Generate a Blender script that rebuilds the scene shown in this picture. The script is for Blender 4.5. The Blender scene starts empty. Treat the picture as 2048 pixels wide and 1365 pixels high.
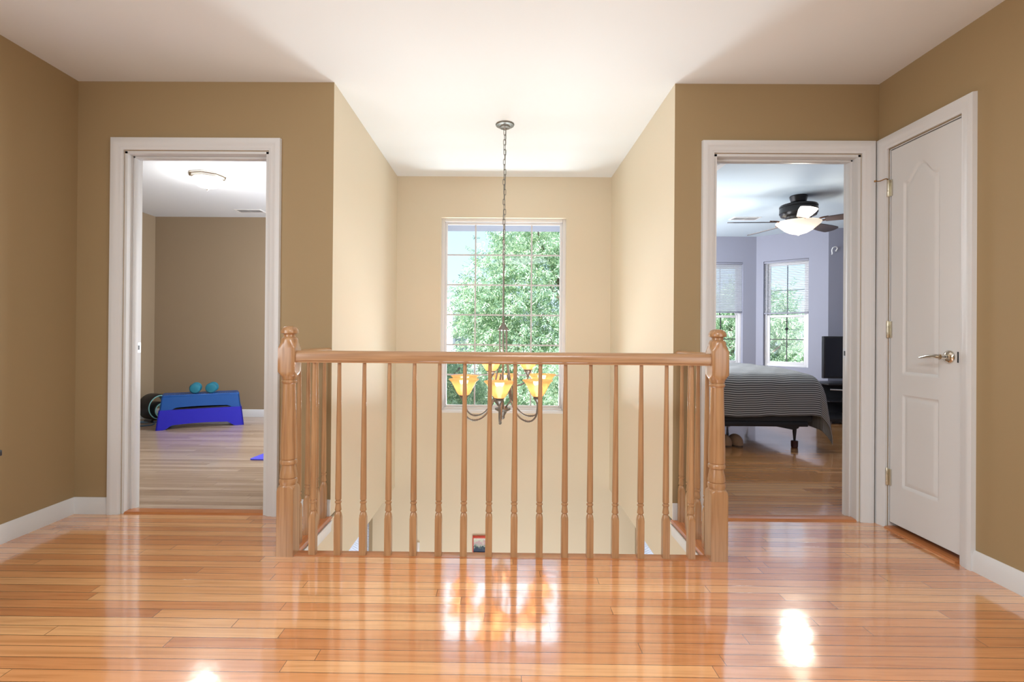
import bpy, bmesh, math, random
import numpy as np
from mathutils import Vector, Matrix
PI = math.pi
random.seed(7)
S = bpy.context.scene
COL = S.collection

# ------------------------------------------------------------------ camera, world, lights, exposure
CAM_H = 1.024
cd = bpy.data.cameras.new('camera')
cam = bpy.data.objects.new('camera', cd); COL.objects.link(cam)
cd.sensor_width = 36.0; cd.lens = 36.0 * 1025.5 / 2048
cd.shift_x = 0.01162; cd.shift_y = -0.00776
cd.clip_start = 0.02; cd.clip_end = 200
_yaw, _pit, _rol = -0.0080, 0.0037, 0.0079
Rm = Matrix.Rotation(-_yaw, 4, 'Z') @ Matrix.Rotation(_pit, 4, 'X') @ Matrix.Rotation(PI/2, 4, 'X') @ Matrix.Rotation(_rol, 4, 'Z')
cam.matrix_world = Matrix.Translation((0, 0, CAM_H)) @ Rm
S.camera = cam

w = bpy.data.worlds.new('world'); S.world = w; w.use_nodes = True
nt = w.node_tree; nt.nodes.clear()
wo = nt.nodes.new('ShaderNodeOutputWorld'); bg = nt.nodes.new('ShaderNodeBackground')
sky = nt.nodes.new('ShaderNodeTexSky'); sky.sky_type = 'NISHITA'; sky.sun_disc = False
sky.sun_elevation = math.radians(48); sky.sun_rotation = math.radians(200)
wm = nt.nodes.new('ShaderNodeMix'); wm.data_type = 'RGBA'; wm.inputs[0].default_value = 0.72
wm.inputs[7].default_value = (0.62, 0.80, 1.0, 1)
gain = nt.nodes.new('ShaderNodeVectorMath'); gain.operation = 'SCALE'; gain.inputs[3].default_value = 0.20
nt.links.new(sky.outputs[0], gain.inputs[0]); nt.links.new(gain.outputs[0], wm.inputs[6])
nt.links.new(wm.outputs[2], bg.inputs[0]); bg.inputs[1].default_value = 0.8
nt.links.new(bg.outputs[0], wo.inputs[0])

def lamp(name, kind, loc, energy, color=(1, 1, 1), rot=(0, 0, 0), **kw):
    l = bpy.data.lights.new(name, kind); l.energy = energy; l.color = color
    for k, v in kw.items(): setattr(l, k, v)
    o = bpy.data.objects.new(name, l); COL.objects.link(o); o.location = loc; o.rotation_euler = rot
    return o
lamp('sun', 'SUN', (0, -5, 12), 6.5, (1.0, 0.97, 0.93), (math.radians(50), 0, math.radians(-22)), angle=0.01)
# unseen area lamps added as fill for hall, stairwell and side rooms
lamp('hall_side_fill', 'AREA', (-2.3, 0.2, 1.5), 30, (0.90, 0.96, 1.0), (math.radians(90), 0, math.radians(-78)), shape='RECTANGLE', size=1.4, size_y=1.5)  # added panel by the left wall, brightens the right wall
lamp('hall_side_fill', 'AREA', (1.95, 0.0, 1.5), 16, (0.90, 0.96, 1.0), (math.radians(90), 0, math.radians(78)), shape='RECTANGLE', size=1.4, size_y=1.5)  # added panel opposite, brightens the left wall
lamp('hall_top_fill', 'AREA', (0.3, 0.1, 2.36), 24, (0.88, 0.95, 1.0), (0, 0, 0), shape='DISK', size=0.9)  # added disc without a fixture, brightens side walls and floor
lamp('foyer_fill', 'AREA', (0, 2.9, -2.4), 34, (0.93, 0.97, 1.0), (PI, 0, 0), shape='RECTANGLE', size=1.8, size_y=1.8)  # added panel facing up, fills the stairwell in place of daylight below
lamp('stair_window_low_fill', 'AREA', (0, 5.60, 0.05), 64, (0.88, 0.95, 1.0), (math.radians(-122), 0, 0), shape='RECTANGLE', size=1.1, size_y=0.5)  # added panel outside, low at the stair window, throws light up to the ceiling
lamp('stair_window_high_fill', 'AREA', (0, 5.75, 2.9), 34, (0.88, 0.95, 1.0), (math.radians(-52), 0, 0), shape='RECTANGLE', size=2.8, size_y=2.2)  # added panel outside above the stair window, strengthens the sky light
for _x, _a in ((-1.12, 135), (1.14, 225)):
    lamp('lower_bay_fill', 'AREA', (_x, 5.33, -1.3), 20, (0.92, 0.97, 1.0), (math.radians(90), 0, math.radians(_a)), shape='RECTANGLE', size=0.8, size_y=1.5)  # added panel outside each lower bay to brighten its blind
lamp('exercise_room_fill', 'AREA', (-1.15, 4.9, 1.3), 42, (0.93, 0.96, 1.0), (0, math.radians(90), 0), shape='RECTANGLE', size=1.6, size_y=1.4)  # added panel out of view, brightens the exercise room
lamp('bedroom_fill', 'AREA', (1.25, 5.9, 1.3), 58, (0.93, 0.96, 1.0), (0, math.radians(-90), 0), shape='RECTANGLE', size=1.6, size_y=2.0)  # added panel out of view, brightens the angled bay wall and floor
S.view_settings.view_transform = 'Standard'; S.view_settings.look = 'None'
S.view_settings.gamma = 1.0; S.view_settings.use_curve_mapping = False
S.view_settings.exposure = 0.84

# ------------------------------------------------------------------ materials
def principled(name, col, rough=0.5, metal=0.0, spec=0.5, **kw):
    m = bpy.data.materials.new(name); m.use_nodes = True
    b = m.node_tree.nodes['Principled BSDF']
    b.inputs['Base Color'].default_value = (*col, 1); b.inputs['Roughness'].default_value = rough
    b.inputs['Metallic'].default_value = metal; b.inputs['Specular IOR Level'].default_value = spec
    for k, v in kw.items(): b.inputs[k].default_value = v
    return m
class N:
    """tiny node helper"""
    def __init__(s, m): s.t = m.node_tree; s.b = s.t.nodes.get('Principled BSDF')
    def new(s, k): return s.t.nodes.new(k)
    def put(s, sock, v):
        if hasattr(v, 'is_output') or isinstance(v, bpy.types.NodeSocket): s.t.links.new(v, sock)
        else: sock.default_value = v
    def math(s, op, a, b=0.0, c=0.0):
        n = s.new('ShaderNodeMath'); n.operation = op
        s.put(n.inputs[0], a); s.put(n.inputs[1], b); s.put(n.inputs[2], c); return n.outputs[0]
    def sep(s, v): n = s.new('ShaderNodeSeparateXYZ'); s.put(n.inputs[0], v); return n.outputs
    def comb(s, x, y, z): n = s.new('ShaderNodeCombineXYZ'); s.put(n.inputs[0], x); s.put(n.inputs[1], y); s.put(n.inputs[2], z); return n.outputs[0]
    def white(s, v): n = s.new('ShaderNodeTexWhiteNoise'); n.noise_dimensions = '3D'; s.put(n.inputs['Vector'], v); return n.outputs['Value']
    def noise(s, v, scale, detail=3, dist=0.0):
        n = s.new('ShaderNodeTexNoise'); s.put(n.inputs['Vector'], v); n.inputs['Scale'].default_value = scale
        n.inputs['Detail'].default_value = detail; n.inputs['Distortion'].default_value = dist; return n.outputs[0]
    def ramp(s, f, stops):
        n = s.new('ShaderNodeValToRGB'); s.put(n.inputs[0], f); e = n.color_ramp.elements
        while len(e) < len(stops): e.new(0.5)
        for el, (p, c) in zip(e, stops): el.position = p; el.color = (*c, 1)
        return n.outputs[0]
    def mix(s, f, a, b, mode='MIX'):
        n = s.new('ShaderNodeMix'); n.data_type = 'RGBA'; n.blend_type = mode
        s.put(n.inputs[0], f); s.put(n.inputs[6], a if not isinstance(a, tuple) else (*a[:3], 1)); s.put(n.inputs[7], b if not isinstance(b, tuple) else (*b[:3], 1)); return n.outputs[2]
    def bump(s, h, strength=0.2, dist=0.01):
        n = s.new('ShaderNodeBump'); n.inputs['Strength'].default_value = strength; n.inputs['Distance'].default_value = dist
        s.put(n.inputs['Height'], h); s.t.links.new(n.outputs[0], s.b.inputs['Normal'])
    def pos(s): return s.new('ShaderNodeNewGeometry').outputs['Position']
    def obj(s): return s.new('ShaderNodeTexCoord').outputs['Object']

def paint(name, col, rough=0.55, bump=0.05):
    m = principled(name, col, rough, spec=0.25); n = N(m); p = n.pos()
    v = n.noise(p, 1.3, 2); c = n.mix(n.math('MULTIPLY', v, 0.10), (*col,), tuple(x*0.8 for x in col))
    n.put(n.b.inputs['Base Color'], c); n.bump(n.noise(p, 160, 2), bump, 0.002)
    return m
def board_floor(name, tones, wdt=0.0572, rough=0.2, coat=1.0, coat_ior=2.3, gap=0.3):
    m = principled(name, tones[1], rough, spec=0.5); n = N(m)
    x, y, z = n.sep(n.pos())
    r = n.math('DIVIDE', y, wdt); row = n.math('FLOOR', r); fr = n.math('FRACT', r)
    h1 = n.white(n.comb(row, 3.1, 0.0)); ln = n.math('MULTIPLY_ADD', n.white(n.comb(row, 9.7, 0.0)), 0.9, 0.75)
    xs = n.math('DIVIDE', n.math('ADD', x, n.math('MULTIPLY', h1, 5.0)), ln)
    seg = n.math('FLOOR', xs); fx = n.math('FRACT', xs)
    rnd = n.white(n.comb(row, seg, 1.0)); rnd2 = n.white(n.comb(row, seg, 5.0))
    base = n.ramp(rnd, [(0.0, tones[0]), (0.5, tones[1]), (1.0, tones[2])])
    gv = n.comb(n.math('ADD', n.math('MULTIPLY', x, 1.6), n.math('MULTIPLY', rnd2, 40.0)), n.math('MULTIPLY', y, 34.0), rnd)
    g = n.noise(gv, 1.6, 5, 0.9)
    gr = n.ramp(g, [(0.30, (0.72, 0.64, 0.56)), (0.55, (1, 1, 1)), (0.75, (1.06, 1.05, 1.02))])
    c = n.mix(0.75, base, gr, 'MULTIPLY')
    # seams
    e1 = n.math('LESS_THAN', fr, 0.055); e2 = n.math('LESS_THAN', n.math('MULTIPLY', fx, ln), 0.0022)
    seam = n.math('MAXIMUM', e1, e2)
    c = n.mix(n.math('MULTIPLY', seam, 0.95), c, tuple(t*gap for t in tones[0]))
    n.put(n.b.inputs['Base Color'], c)
    n.b.inputs['Coat Weight'].default_value = coat; n.b.inputs['Coat IOR'].default_value = coat_ior
    n.b.inputs['Coat Roughness'].default_value = 0.09
    # each board a hair cupped and tilted
    tilt = n.math('ADD', n.math('MULTIPLY', n.math('SUBTRACT', rnd2, 0.5), fr), n.math('MULTIPLY', n.noise(n.pos(), 14, 2), 0.5))
    hgt = n.math('SUBTRACT', tilt, n.math('MULTIPLY', seam, 0.8))
    bn = n.new('ShaderNodeBump'); bn.inputs['Strength'].default_value = 0.12; bn.inputs['Distance'].default_value = 0.006
    n.put(bn.inputs['Height'], hgt); n.t.links.new(bn.outputs[0], n.b.inputs['Normal']); n.t.links.new(bn.outputs[0], n.b.inputs['Coat Normal'])
    return m
def oak(name, a, b, axis='z', rough=0.3, coat=0.35):
    m = principled(name, a, rough); n = N(m)
    x, y, z = n.sep(n.obj()); oi = n.new('ShaderNodeObjectInfo').outputs['Random']
    k = {'x': (2.0, 60, 60), 'y': (60, 2.0, 60), 'z': (60, 60, 2.0)}[axis]
    v = n.comb(n.math('MULTIPLY', x, k[0]), n.math('MULTIPLY', y, k[1]), n.math('ADD', n.math('MULTIPLY', z, k[2]), n.math('MULTIPLY', oi, 30.0)))
    g = n.noise(v, 1.5, 4, 0.6)
    c = n.ramp(g, [(0.3, b), (0.62, a)])
    c2 = n.mix(n.math('MULTIPLY', oi, 0.35), c, b)
    n.put(n.b.inputs['Base Color'], c2); n.bump(g, 0.08, 0.002)
    n.b.inputs['Coat Weight'].default_value = coat; n.b.inputs['Coat Roughness'].default_value = 0.15
    return m
M = {}
M['brown'] = paint('tan_brown_paint', (0.375, 0.272, 0.145))
M['brown_dull'] = paint('taupe_paint', (0.335, 0.255, 0.170))
M['cream'] = paint('cream_paint', (0.75, 0.665, 0.515))
M['ceil'] = paint('white_ceiling_paint', (0.78, 0.80, 0.80), 0.8)
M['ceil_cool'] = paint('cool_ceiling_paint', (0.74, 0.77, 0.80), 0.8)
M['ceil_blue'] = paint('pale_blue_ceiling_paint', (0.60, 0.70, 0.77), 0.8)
M['lav'] = paint('lavender_grey_paint', (0.335, 0.345, 0.425))
M['trim'] = paint('white_trim_paint', (0.73, 0.735, 0.735), 0.35, 0.01)
M['vinyl'] = principled('white_vinyl', (0.80, 0.79, 0.80), 0.35)
M['floor'] = board_floor('orange_oak_boards', [(0.57, 0.215, 0.075), (0.74, 0.315, 0.115), (0.86, 0.46, 0.20)], coat_ior=2.4)
M['floor_pale'] = board_floor('pale_oak_boards', [(0.40, 0.29, 0.21), (0.50, 0.38, 0.28), (0.60, 0.48, 0.38)], rough=0.3, coat=0.4, coat_ior=1.5, gap=0.6)
M['floor_bed'] = board_floor('amber_oak_boards', [(0.52, 0.235, 0.085), (0.64, 0.31, 0.12), (0.72, 0.40, 0.18)], rough=0.2, coat=0.9, coat_ior=2.0, gap=0.5)
M['oak'] = oak('honey_oak', (0.50, 0.285, 0.135), (0.34, 0.17, 0.075))
M['oak_x'] = oak('honey_oak_rail', (0.48, 0.275, 0.14), (0.34, 0.175, 0.08), 'x')
M['oak_y'] = oak('honey_oak_side_rail', (0.56, 0.31, 0.15), (0.42, 0.205, 0.09), 'y')
M['oak_or'] = oak('orange_oak_strip', (0.60, 0.24, 0.08), (0.42, 0.14, 0.045), 'x')
M['oak_ory'] = oak('orange_oak_edge', (0.60, 0.24, 0.08), (0.42, 0.14, 0.045), 'y')
M['bronze'] = principled('aged_pewter_metal', (0.235, 0.225, 0.205), 0.42, 0.8)
M['chrome'] = principled('polished_nickel', (0.72, 0.68, 0.60), 0.12, 1.0)
M['brass'] = principled('pale_brass', (0.66, 0.62, 0.50), 0.3, 1.0)
M['black'] = principled('black_plastic', (0.014, 0.014, 0.016), 0.4)
M['dark'] = principled('charcoal_fabric', (0.035, 0.037, 0.040), 0.8)
M['fanblk'] = principled('dark_bronze_fan_metal', (0.030, 0.028, 0.028), 0.28, 0.5)
M['walnut'] = oak('dark_walnut_blade', (0.07, 0.05, 0.045), (0.035, 0.025, 0.022), 'x', 0.35, 0.2)
M['screen'] = principled('tv_screen_glass', (0.012, 0.013, 0.018), 0.18)
M['silver'] = principled('brushed_silver', (0.70, 0.72, 0.75), 0.3, 0.9)
M['step_top'] = principled('azure_step_plastic', (0.006, 0.075, 0.30), 0.38)
M['step_low'] = principled('royal_blue_plastic', (0.012, 0.010, 0.42), 0.45)
M['teal'] = principled('teal_vinyl', (0.015, 0.17, 0.25), 0.4)
M['teal_lt'] = principled('pale_teal_rim', (0.25, 0.60, 0.62), 0.5)
M['mat'] = principled('violet_blue_foam', (0.10, 0.10, 0.75), 0.8)
M['slipper'] = principled('tan_felt', (0.33, 0.20, 0.12), 0.9)
M['blind_rail'] = principled('grey_blind_rail', (0.30, 0.31, 0.38), 0.5)
M['grille_dark'] = principled('dark_window_grille', (0.05, 0.04, 0.05), 0.5)
M['grille'] = principled('white_window_grille', (0.62, 0.60, 0.62), 0.5)
M['white'] = principled('white_enamel', (0.80, 0.80, 0.80), 0.4)
M['vent_dark'] = principled('vent_shadow_slots', (0.12, 0.12, 0.13), 0.7)
def glass(name, tint=(1, 1, 1), spec=0.08):
    m = bpy.data.materials.new(name); m.use_nodes = True; t = m.node_tree; t.nodes.clear()
    o = t.nodes.new('ShaderNodeOutputMaterial'); mx = t.nodes.new('ShaderNodeMixShader')
    tr = t.nodes.new('ShaderNodeBsdfTransparent'); tr.inputs[0].default_value = (*tint, 1)
    gl = t.nodes.new('ShaderNodeBsdfGlossy'); gl.inputs['Roughness'].default_value = 0.02
    fr = t.nodes.new('ShaderNodeFresnel'); fr.inputs[0].default_value = 1.45
    mu = t.nodes.new('ShaderNodeMath'); mu.operation = 'MULTIPLY'; mu.inputs[1].default_value = 0.3; t.links.new(fr.outputs[0], mu.inputs[0]); t.links.new(mu.outputs[0], mx.inputs[0]); t.links.new(tr.outputs[0], mx.inputs[1]); t.links.new(gl.outputs[0], mx.inputs[2])
    t.links.new(mx.outputs[0], o.inputs[0]); return m
M['glass'] = glass('window_glass', (0.96, 0.985, 0.99))
def lampglass(name, col, trans, emit, ecol):
    m = bpy.data.materials.new(name); m.use_nodes = True; t = m.node_tree; t.nodes.clear()
    o = t.nodes.new('ShaderNodeOutputMaterial'); a = t.nodes.new('ShaderNodeAddShader'); mx = t.nodes.new('ShaderNodeMixShader')
    d = t.nodes.new('ShaderNodeBsdfPrincipled'); d.inputs['Base Color'].default_value = (*col, 1); d.inputs['Roughness'].default_value = 0.3
    tl = t.nodes.new('ShaderNodeBsdfTranslucent'); tl.inputs[0].default_value = (*trans, 1); mx.inputs[0].default_value = 0.6
    e = t.nodes.new('ShaderNodeEmission'); e.inputs[0].default_value = (*ecol, 1); e.inputs[1].default_value = emit
    t.links.new(d.outputs[0], mx.inputs[1]); t.links.new(tl.outputs[0], mx.inputs[2]); t.links.new(mx.outputs[0], a.inputs[0]); t.links.new(e.outputs[0], a.inputs[1])
    t.links.new(a.outputs[0], o.inputs[0]); return m
M['amber'] = lampglass('amber_lamp_glass', (0.80, 0.38, 0.16), (0.85, 0.45, 0.22), 0.05, (1.0, 0.48, 0.15))
_t = M['amber'].node_tree; _o = [q for q in _t.nodes if q.type == 'OUTPUT_MATERIAL'][0]; _src = _o.inputs[0].links[0].from_socket
_m = _t.nodes.new('ShaderNodeMixShader'); _m.inputs[0].default_value = 0.30; _r = _t.nodes.new('ShaderNodeBsdfRefraction'); _r.inputs['Color'].default_value = (1.0, 0.90, 0.70, 1); _r.inputs['IOR'].default_value = 1.02; _r.inputs['Roughness'].default_value = 0.45
_t.links.new(_src, _m.inputs[1]); _t.links.new(_r.outputs[0], _m.inputs[2]); _t.links.new(_m.outputs[0], _o.inputs[0])
M['blind'] = lampglass('white_blind_slat', (0.78, 0.79, 0.84), (0.75, 0.77, 0.85), 0.0, (1, 1, 1))
M['blind'].node_tree.nodes['Mix Shader'].inputs[0].default_value = 0.35
M['frost'] = lampglass('frosted_lamp_glass', (0.8, 0.8, 0.78), (0.9, 0.9, 0.88), 1.3, (1.0, 0.98, 0.95))
M['frost_warm'] = lampglass('warm_frosted_lamp_glass', (0.8, 0.76, 0.68), (0.9, 0.85, 0.75), 0.22, (1.0, 0.93, 0.80))
M['bulb'] = lampglass('lit_bulb', (0.9, 0.9, 0.9), (0.9, 0.9, 0.9), 2.6, (1.0, 0.90, 0.70))

# ------------------------------------------------------------------ mesh helpers
def fin(bm, ang=0.6):
    bmesh.ops.recalc_face_normals(bm, faces=bm.faces)
    for f in bm.faces: f.smooth = True
    for e in bm.edges:
        e.smooth = len(e.link_faces) == 2 and e.calc_face_angle(4.0) < ang
def obj(name, bm, mat, parent=None, loc=None, rot=None, raw=False):
    if not raw: fin(bm)
    me = bpy.data.meshes.new(name); bm.to_mesh(me); bm.free()
    for m in (mat if isinstance(mat, (list, tuple)) else [mat]): me.materials.append(m)
    o = bpy.data.objects.new(name, me); COL.objects.link(o)
    if parent: o.parent = parent
    if loc: o.location = loc
    if rot: o.rotation_euler = rot
    return o
def empty(name, loc=(0, 0, 0), rz=0.0):
    o = bpy.data.objects.new(name, None); COL.objects.link(o); o.empty_display_size = 0.1
    o.location = loc; o.rotation_euler = (0, 0, rz); return o
def tag(o, label=None, cat=None, group=None, kind=None):
    if label: o['label'] = label
    if cat: o['category'] = cat
    if group: o['group'] = group
    if kind: o['kind'] = kind
    return o
def B(): return bmesh.new()
def box(bm, x0, x1, y0, y1, z0, z1, bev=0.0, seg=2, mi=0):
    v = [bm.verts.new(p) for p in ((x0,y0,z0),(x1,y0,z0),(x1,y1,z0),(x0,y1,z0),(x0,y0,z1),(x1,y0,z1),(x1,y1,z1),(x0,y1,z1))]
    fs = [bm.faces.new([v[i] for i in f]) for f in ((0,3,2,1),(4,5,6,7),(0,1,5,4),(1,2,6,5),(2,3,7,6),(3,0,4,7))]
    for f in fs: f.material_index = mi
    if bev > 0:
        es = list({e for f in fs for e in f.edges})
        bmesh.ops.bevel(bm, geom=es, offset=bev, segments=seg, affect='EDGES', profile=0.5)
    return fs
def rings(bm, rs, closed=True, cap=True, mi=0):
    """rs: list of lists of points (same length) -> skinned surface"""
    vs = [[bm.verts.new(p) for p in r] for r in rs]
    n = len(vs[0])
    for a, b in zip(vs, vs[1:]):
        for i in range(n if closed else n-1):
            j = (i+1) % n
            f = bm.faces.new((a[i], a[j], b[j], b[i])); f.material_index = mi
    if cap and closed:
        bm.faces.new(list(reversed(vs[0]))).material_index = mi; bm.faces.new(vs[-1]).material_index = mi
    return vs
def lathe(bm, prof, seg=32, c=(0, 0, 0), cap=True, mi=0, ax='z'):
    rs = []
    for r, z in prof:
        r = max(r, 0.0004)
        ring = []
        for i in range(seg):
            a = 2*PI*i/seg; u, v = r*math.cos(a), r*math.sin(a)
            p = {'z': (u, v, z), 'y': (u, z, v), 'x': (z, u, v)}[ax]
            ring.append((c[0]+p[0], c[1]+p[1], c[2]+p[2]))
        rs.append(ring)
    rings(bm, rs, True, cap, mi)
def turned(bm, half, prof, seg=48, c=(0, 0, 0)):
    """square stock turned on a lathe: radius = min(square, R(z))"""
    rs = []
    for R, z in prof:
        ring = []
        for i in range(seg):
            a = 2*PI*i/seg; sq = half/max(abs(math.cos(a)), abs(math.sin(a)))
            r = min(sq, R); ring.append((c[0]+r*math.cos(a), c[1]+r*math.sin(a), c[2]+z))
        rs.append(ring)
    rings(bm, rs)
def tube(bm, pts, rad, seg=8, cap=True, mi=0):
    pts = [Vector(p) for p in pts]; rs = []
    rad = rad if isinstance(rad, (list, tuple)) else [rad]*len(pts)
    t0 = (pts[1]-pts[0]).normalized(); nrm = t0.orthogonal().normalized()
    for i, p in enumerate(pts):
        t = (pts[min(i+1, len(pts)-1)]-pts[max(i-1, 0)]).normalized()
        nrm = (nrm - t*nrm.dot(t)).normalized(); b = t.cross(nrm)
        rs.append([tuple(p + (nrm*math.cos(2*PI*k/seg)+b*math.sin(2*PI*k/seg))*rad[i]) for k in range(seg)])
    rings(bm, rs, True, cap, mi)
def curve(pts, n=8):
    """Catmull-Rom through pts"""
    P = [Vector(p) for p in pts]; P = [P[0]*2-P[1]] + P + [P[-1]*2-P[-2]]; out = []
    for i in range(1, len(P)-2):
        for k in range(n):
            t = k/n; a, b, c, d = P[i-1:i+3]
            out.append(0.5*((2*b)+(c-a)*t+(2*a-5*b+4*c-d)*t*t+(3*b-a-3*c+d)*t**3))
    out.append(P[-2]); return out
def prism(bm, poly, y0, y1, ax='y', mi=0):
    """extrude a 2-D polygon (u, z) along an axis"""
    f = {'y': lambda u, z, w: (u, w, z), 'x': lambda u, z, w: (w, u, z), 'z': lambda u, z, w: (u, z, w)}[ax]
    rings(bm, [[f(u, z, y0) for u, z in poly], [f(u, z, y1) for u, z in poly]], True, True, mi)
def sweep(bm, prof, frames, mi=0):
    """prof (a,b) placed in frames (origin, A, B); used for mitred casings"""
    rings(bm, [[tuple(Vector(o)+Vector(A)*a+Vector(Bv)*b) for a, b in prof] for o, A, Bv in frames], True, True, mi)

# ------------------------------------------------------------------ room dimensions
D, DB, XL, XR, XA, XB, HT = 2.874, 4.58, -2.417, 2.0815, -0.9675, 0.9463, 2.44
DR, NL, NR, ZB = 2.377, -0.9971, 0.9852, -0.341
T = 0.12
def wall(name, p0, p1, th, z0, z1, holes=(), mat=None, endmat=None):
    """inner face runs p0->p1; thickness th to the left of that direction"""
    p0, p1 = Vector(p0), Vector(p1); L = (p1-p0).length; d = (p1-p0)/L; nn = Vector((-d.y, d.x))*th
    bm = B(); us = sorted({0, L} | {h[0] for h in holes} | {h[1] for h in holes})
    for a, b in zip(us, us[1:]):
        cuts = [(h[2], h[3]) for h in holes if h[0] < (a+b)/2 < h[1]]
        z = z0
        spans = []
        for c0, c1 in sorted(cuts):
            if c0 > z: spans.append((z, c0))
            z = c1
        if z < z1: spans.append((z, z1))
        for s0, s1 in spans:
            q = [p0+d*a, p0+d*b, p0+d*b+nn, p0+d*a+nn]
            v = [bm.verts.new((p.x, p.y, s0)) for p in q]+[bm.verts.new((p.x, p.y, s1)) for p in q]
            for k, fi in enumerate(((0,3,2,1),(4,5,6,7),(0,1,5,4),(1,2,6,5),(2,3,7,6),(3,0,4,7))):
                f = bm.faces.new([v[i] for i in fi])
                if endmat is not None and ((k == 3 and b == L) or (k == 5 and a == 0)): f.material_index = 1
    o = obj(name, bm, [mat, endmat] if endmat else mat)
    return tag(o, kind='structure')
def slab(name, x0, x1, y0, y1, z0, z1, mat):
    bm = B(); box(bm, x0, x1, y0, y1, z0, z1); return tag(obj(name, bm, mat), kind='structure')

# doors openings
LD = (-2.145, -1.335); RD = (1.170, 1.980); DH = 2.045
# hall
wall('wall_front_left', (XA, D), (XL-T, D), -T, 0, HT, [(XA-LD[1], XA-LD[0], 0, DH)], M['brown'], M['cream'])
wall('wall_front_right', (XR+T, D), (XB, D), -T, 0, HT, [(XR+T-RD[1], XR+T-RD[0], 0, DH)], M['brown'], M['cream'])
wall('wall_left', (XL, D), (XL, -2.3), -T, 0, HT, [], M['brown'])
CY0, CY1 = 2.350, 2.792   # closet opening along y
wall('wall_right', (XR, -2.3), (XR, D), -T, 0, HT, [(CY0+2.3, CY1+2.3, 0, DH)], M['brown'])
wall('wall_rear', (XL-T, -2.3), (XR+T, -2.3), -T, 0, HT, [], M['brown'])
# stairwell
wall('wall_stair_left', (XA, DB), (XA, D+T), -T, ZB, HT, [], M['cream'])
wall('wall_stair_right', (XB, D+T), (XB, DB), -T, ZB, HT, [], M['cream'])
WX0, WX1, WZ0, WZ1 = -0.578, 0.556, 0.330, 2.080
wall('wall_back', (1.178, DB), (-1.163, DB), -0.16, -2.74, HT, [(1.178-WX1, 1.178-WX0, WZ0, WZ1)], M['cream'])
# left room
wall('wall_exercise_left', (-4.28, 6.24), (-4.28, D+T), -T, 0, HT, [], M['brown_dull'])
wall('wall_exercise_back', (XA-T, 6.24), (-4.4, 6.24), -T, 0, HT, [], M['brown_dull'])
wall('wall_exercise_front', (-4.4, D+T), (XL-T, D+T), -T, 0, HT, [], M['brown_dull'])
wall('wall_exercise_right', (XA-T, DB+0.16), (XA-T, 6.24), -T, 0, HT, [], M['brown_dull'])
# bedroom
BA, BBv = Vector((3.55, 7.26)), Vector((4.18, 6.65))
AL = (BBv-BA).length
BW = (2.800, 3.365, 0.62, 2.077); AW = (0.095, 0.652, 0.62, 2.077)
wall('wall_bedroom_back', (3.55, 7.26), (XB+T, 7.26), -T, 0, HT, [(3.55-BW[1], 3.55-BW[0], BW[2], BW[3])], M['lav'])
wall('wall_bedroom_bay', BBv, BA, -T, 0, HT, [(AL-AW[1], AL-AW[0], AW[2], AW[3])], M['lav'])
wall('wall_bedroom_alcove', (5.6, 6.65), (4.18, 6.65), -T, 0, HT, [], M['lav'])
wall('wall_bedroom_right', (5.6, D), (5.6, 6.77), -T, 0, HT, [], M['lav'])
wall('wall_bedroom_left', (XB+T, 7.38), (XB+T, DB+0.16), -T, 0, HT, [], M['lav'])
wall('wall_bedroom_front', (XR+T, D+T), (5.7, D+T), T, 0, HT, [], M['lav'])
# closet shell behind its door
wall('wall_closet', (XR+0.62, 2.15), (XR+0.62, D), -T, 0, HT, [], M['brown'])
wall('wall_closet_side', (XR+T, 2.15), (XR+0.62+T, 2.15), -T, 0, HT, [], M['brown'])
# lower storey
wall('wall_lower_left_bay', (-1.163, DB), (-1.163-0.75, DB+0.75), -T, -2.74, ZB, [(0.06, 0.86, -2.2, -0.66)], M['cream'])
wall('wall_lower_right_bay', (1.178+0.75, DB+0.75), (1.178, DB), -T, -2.74, ZB, [(1.0607-0.86, 1.0607-0.10, -2.2, -0.66)], M['cream'])
wall('wall_lower_left_back', (-1.913, DB+0.75), (-4.0, DB+0.75), -T, -2.74, ZB, [], M['cream'])
wall('wall_lower_right_back', (4.0, DB+0.75), (1.928, DB+0.75), -T, -2.74, ZB, [], M['cream'])
wall('wall_lower_left', (-4.0, DB+0.87), (-4.0, 0.5), -T, -2.74, ZB, [], M['cream'])
wall('wall_lower_right', (4.0, 0.5), (4.0, DB+0.87), -T, -2.74, ZB, [], M['cream'])
wall('wall_lower_rear', (-4.1, 0.5), (4.1, 0.5), -T, -2.74, ZB, [], M['cream'])
slab('floor_lower', -4.1, 4.1, 0.4, 5.6, -2.80, -2.74, M['floor'])

# floors and the deck under them
EY = 2.415                                   # front edge of the stair opening
bm = B(); box(bm, XL-T, XR+T, -2.4, EY-0.065, -0.02, 0.0); box(bm, XL-T, XA-0.072, EY-0.065, D+0.03, -0.02, 0.0); box(bm, XB+0.072, XR+T, EY-0.065, D+0.03, -0.02, 0.0)
tag(obj('floor', bm, M['floor']), kind='structure')
slab('floor_exercise_room', -4.4, XA-T, D+0.03, 6.36, -0.02, 0.0, M['floor_pale'])
bm = B(); box(bm, XB+T, 5.7, D+0.03, 6.65, -0.02, 0.0); box(bm, XB+T, 4.2, 6.65, 7.38, -0.02, 0.0); tag(obj('floor_bedroom', bm, M['floor_bed']), kind='structure')
bm = B()
box(bm, XL-T-2, XR+T+3.4, -2.4, EY-0.01, ZB, -0.021)
box(bm, -4.4, XA, EY-0.01, D+T, ZB, -0.021); box(bm, XB, 5.7, EY-0.01, D+T, ZB, -0.021)
box(bm, -4.4, XA-T, D+T, DB+0.9, ZB, -0.021); box(bm, XB+T, 5.7, D+T, DB+0.9, ZB, -0.021)
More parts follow.
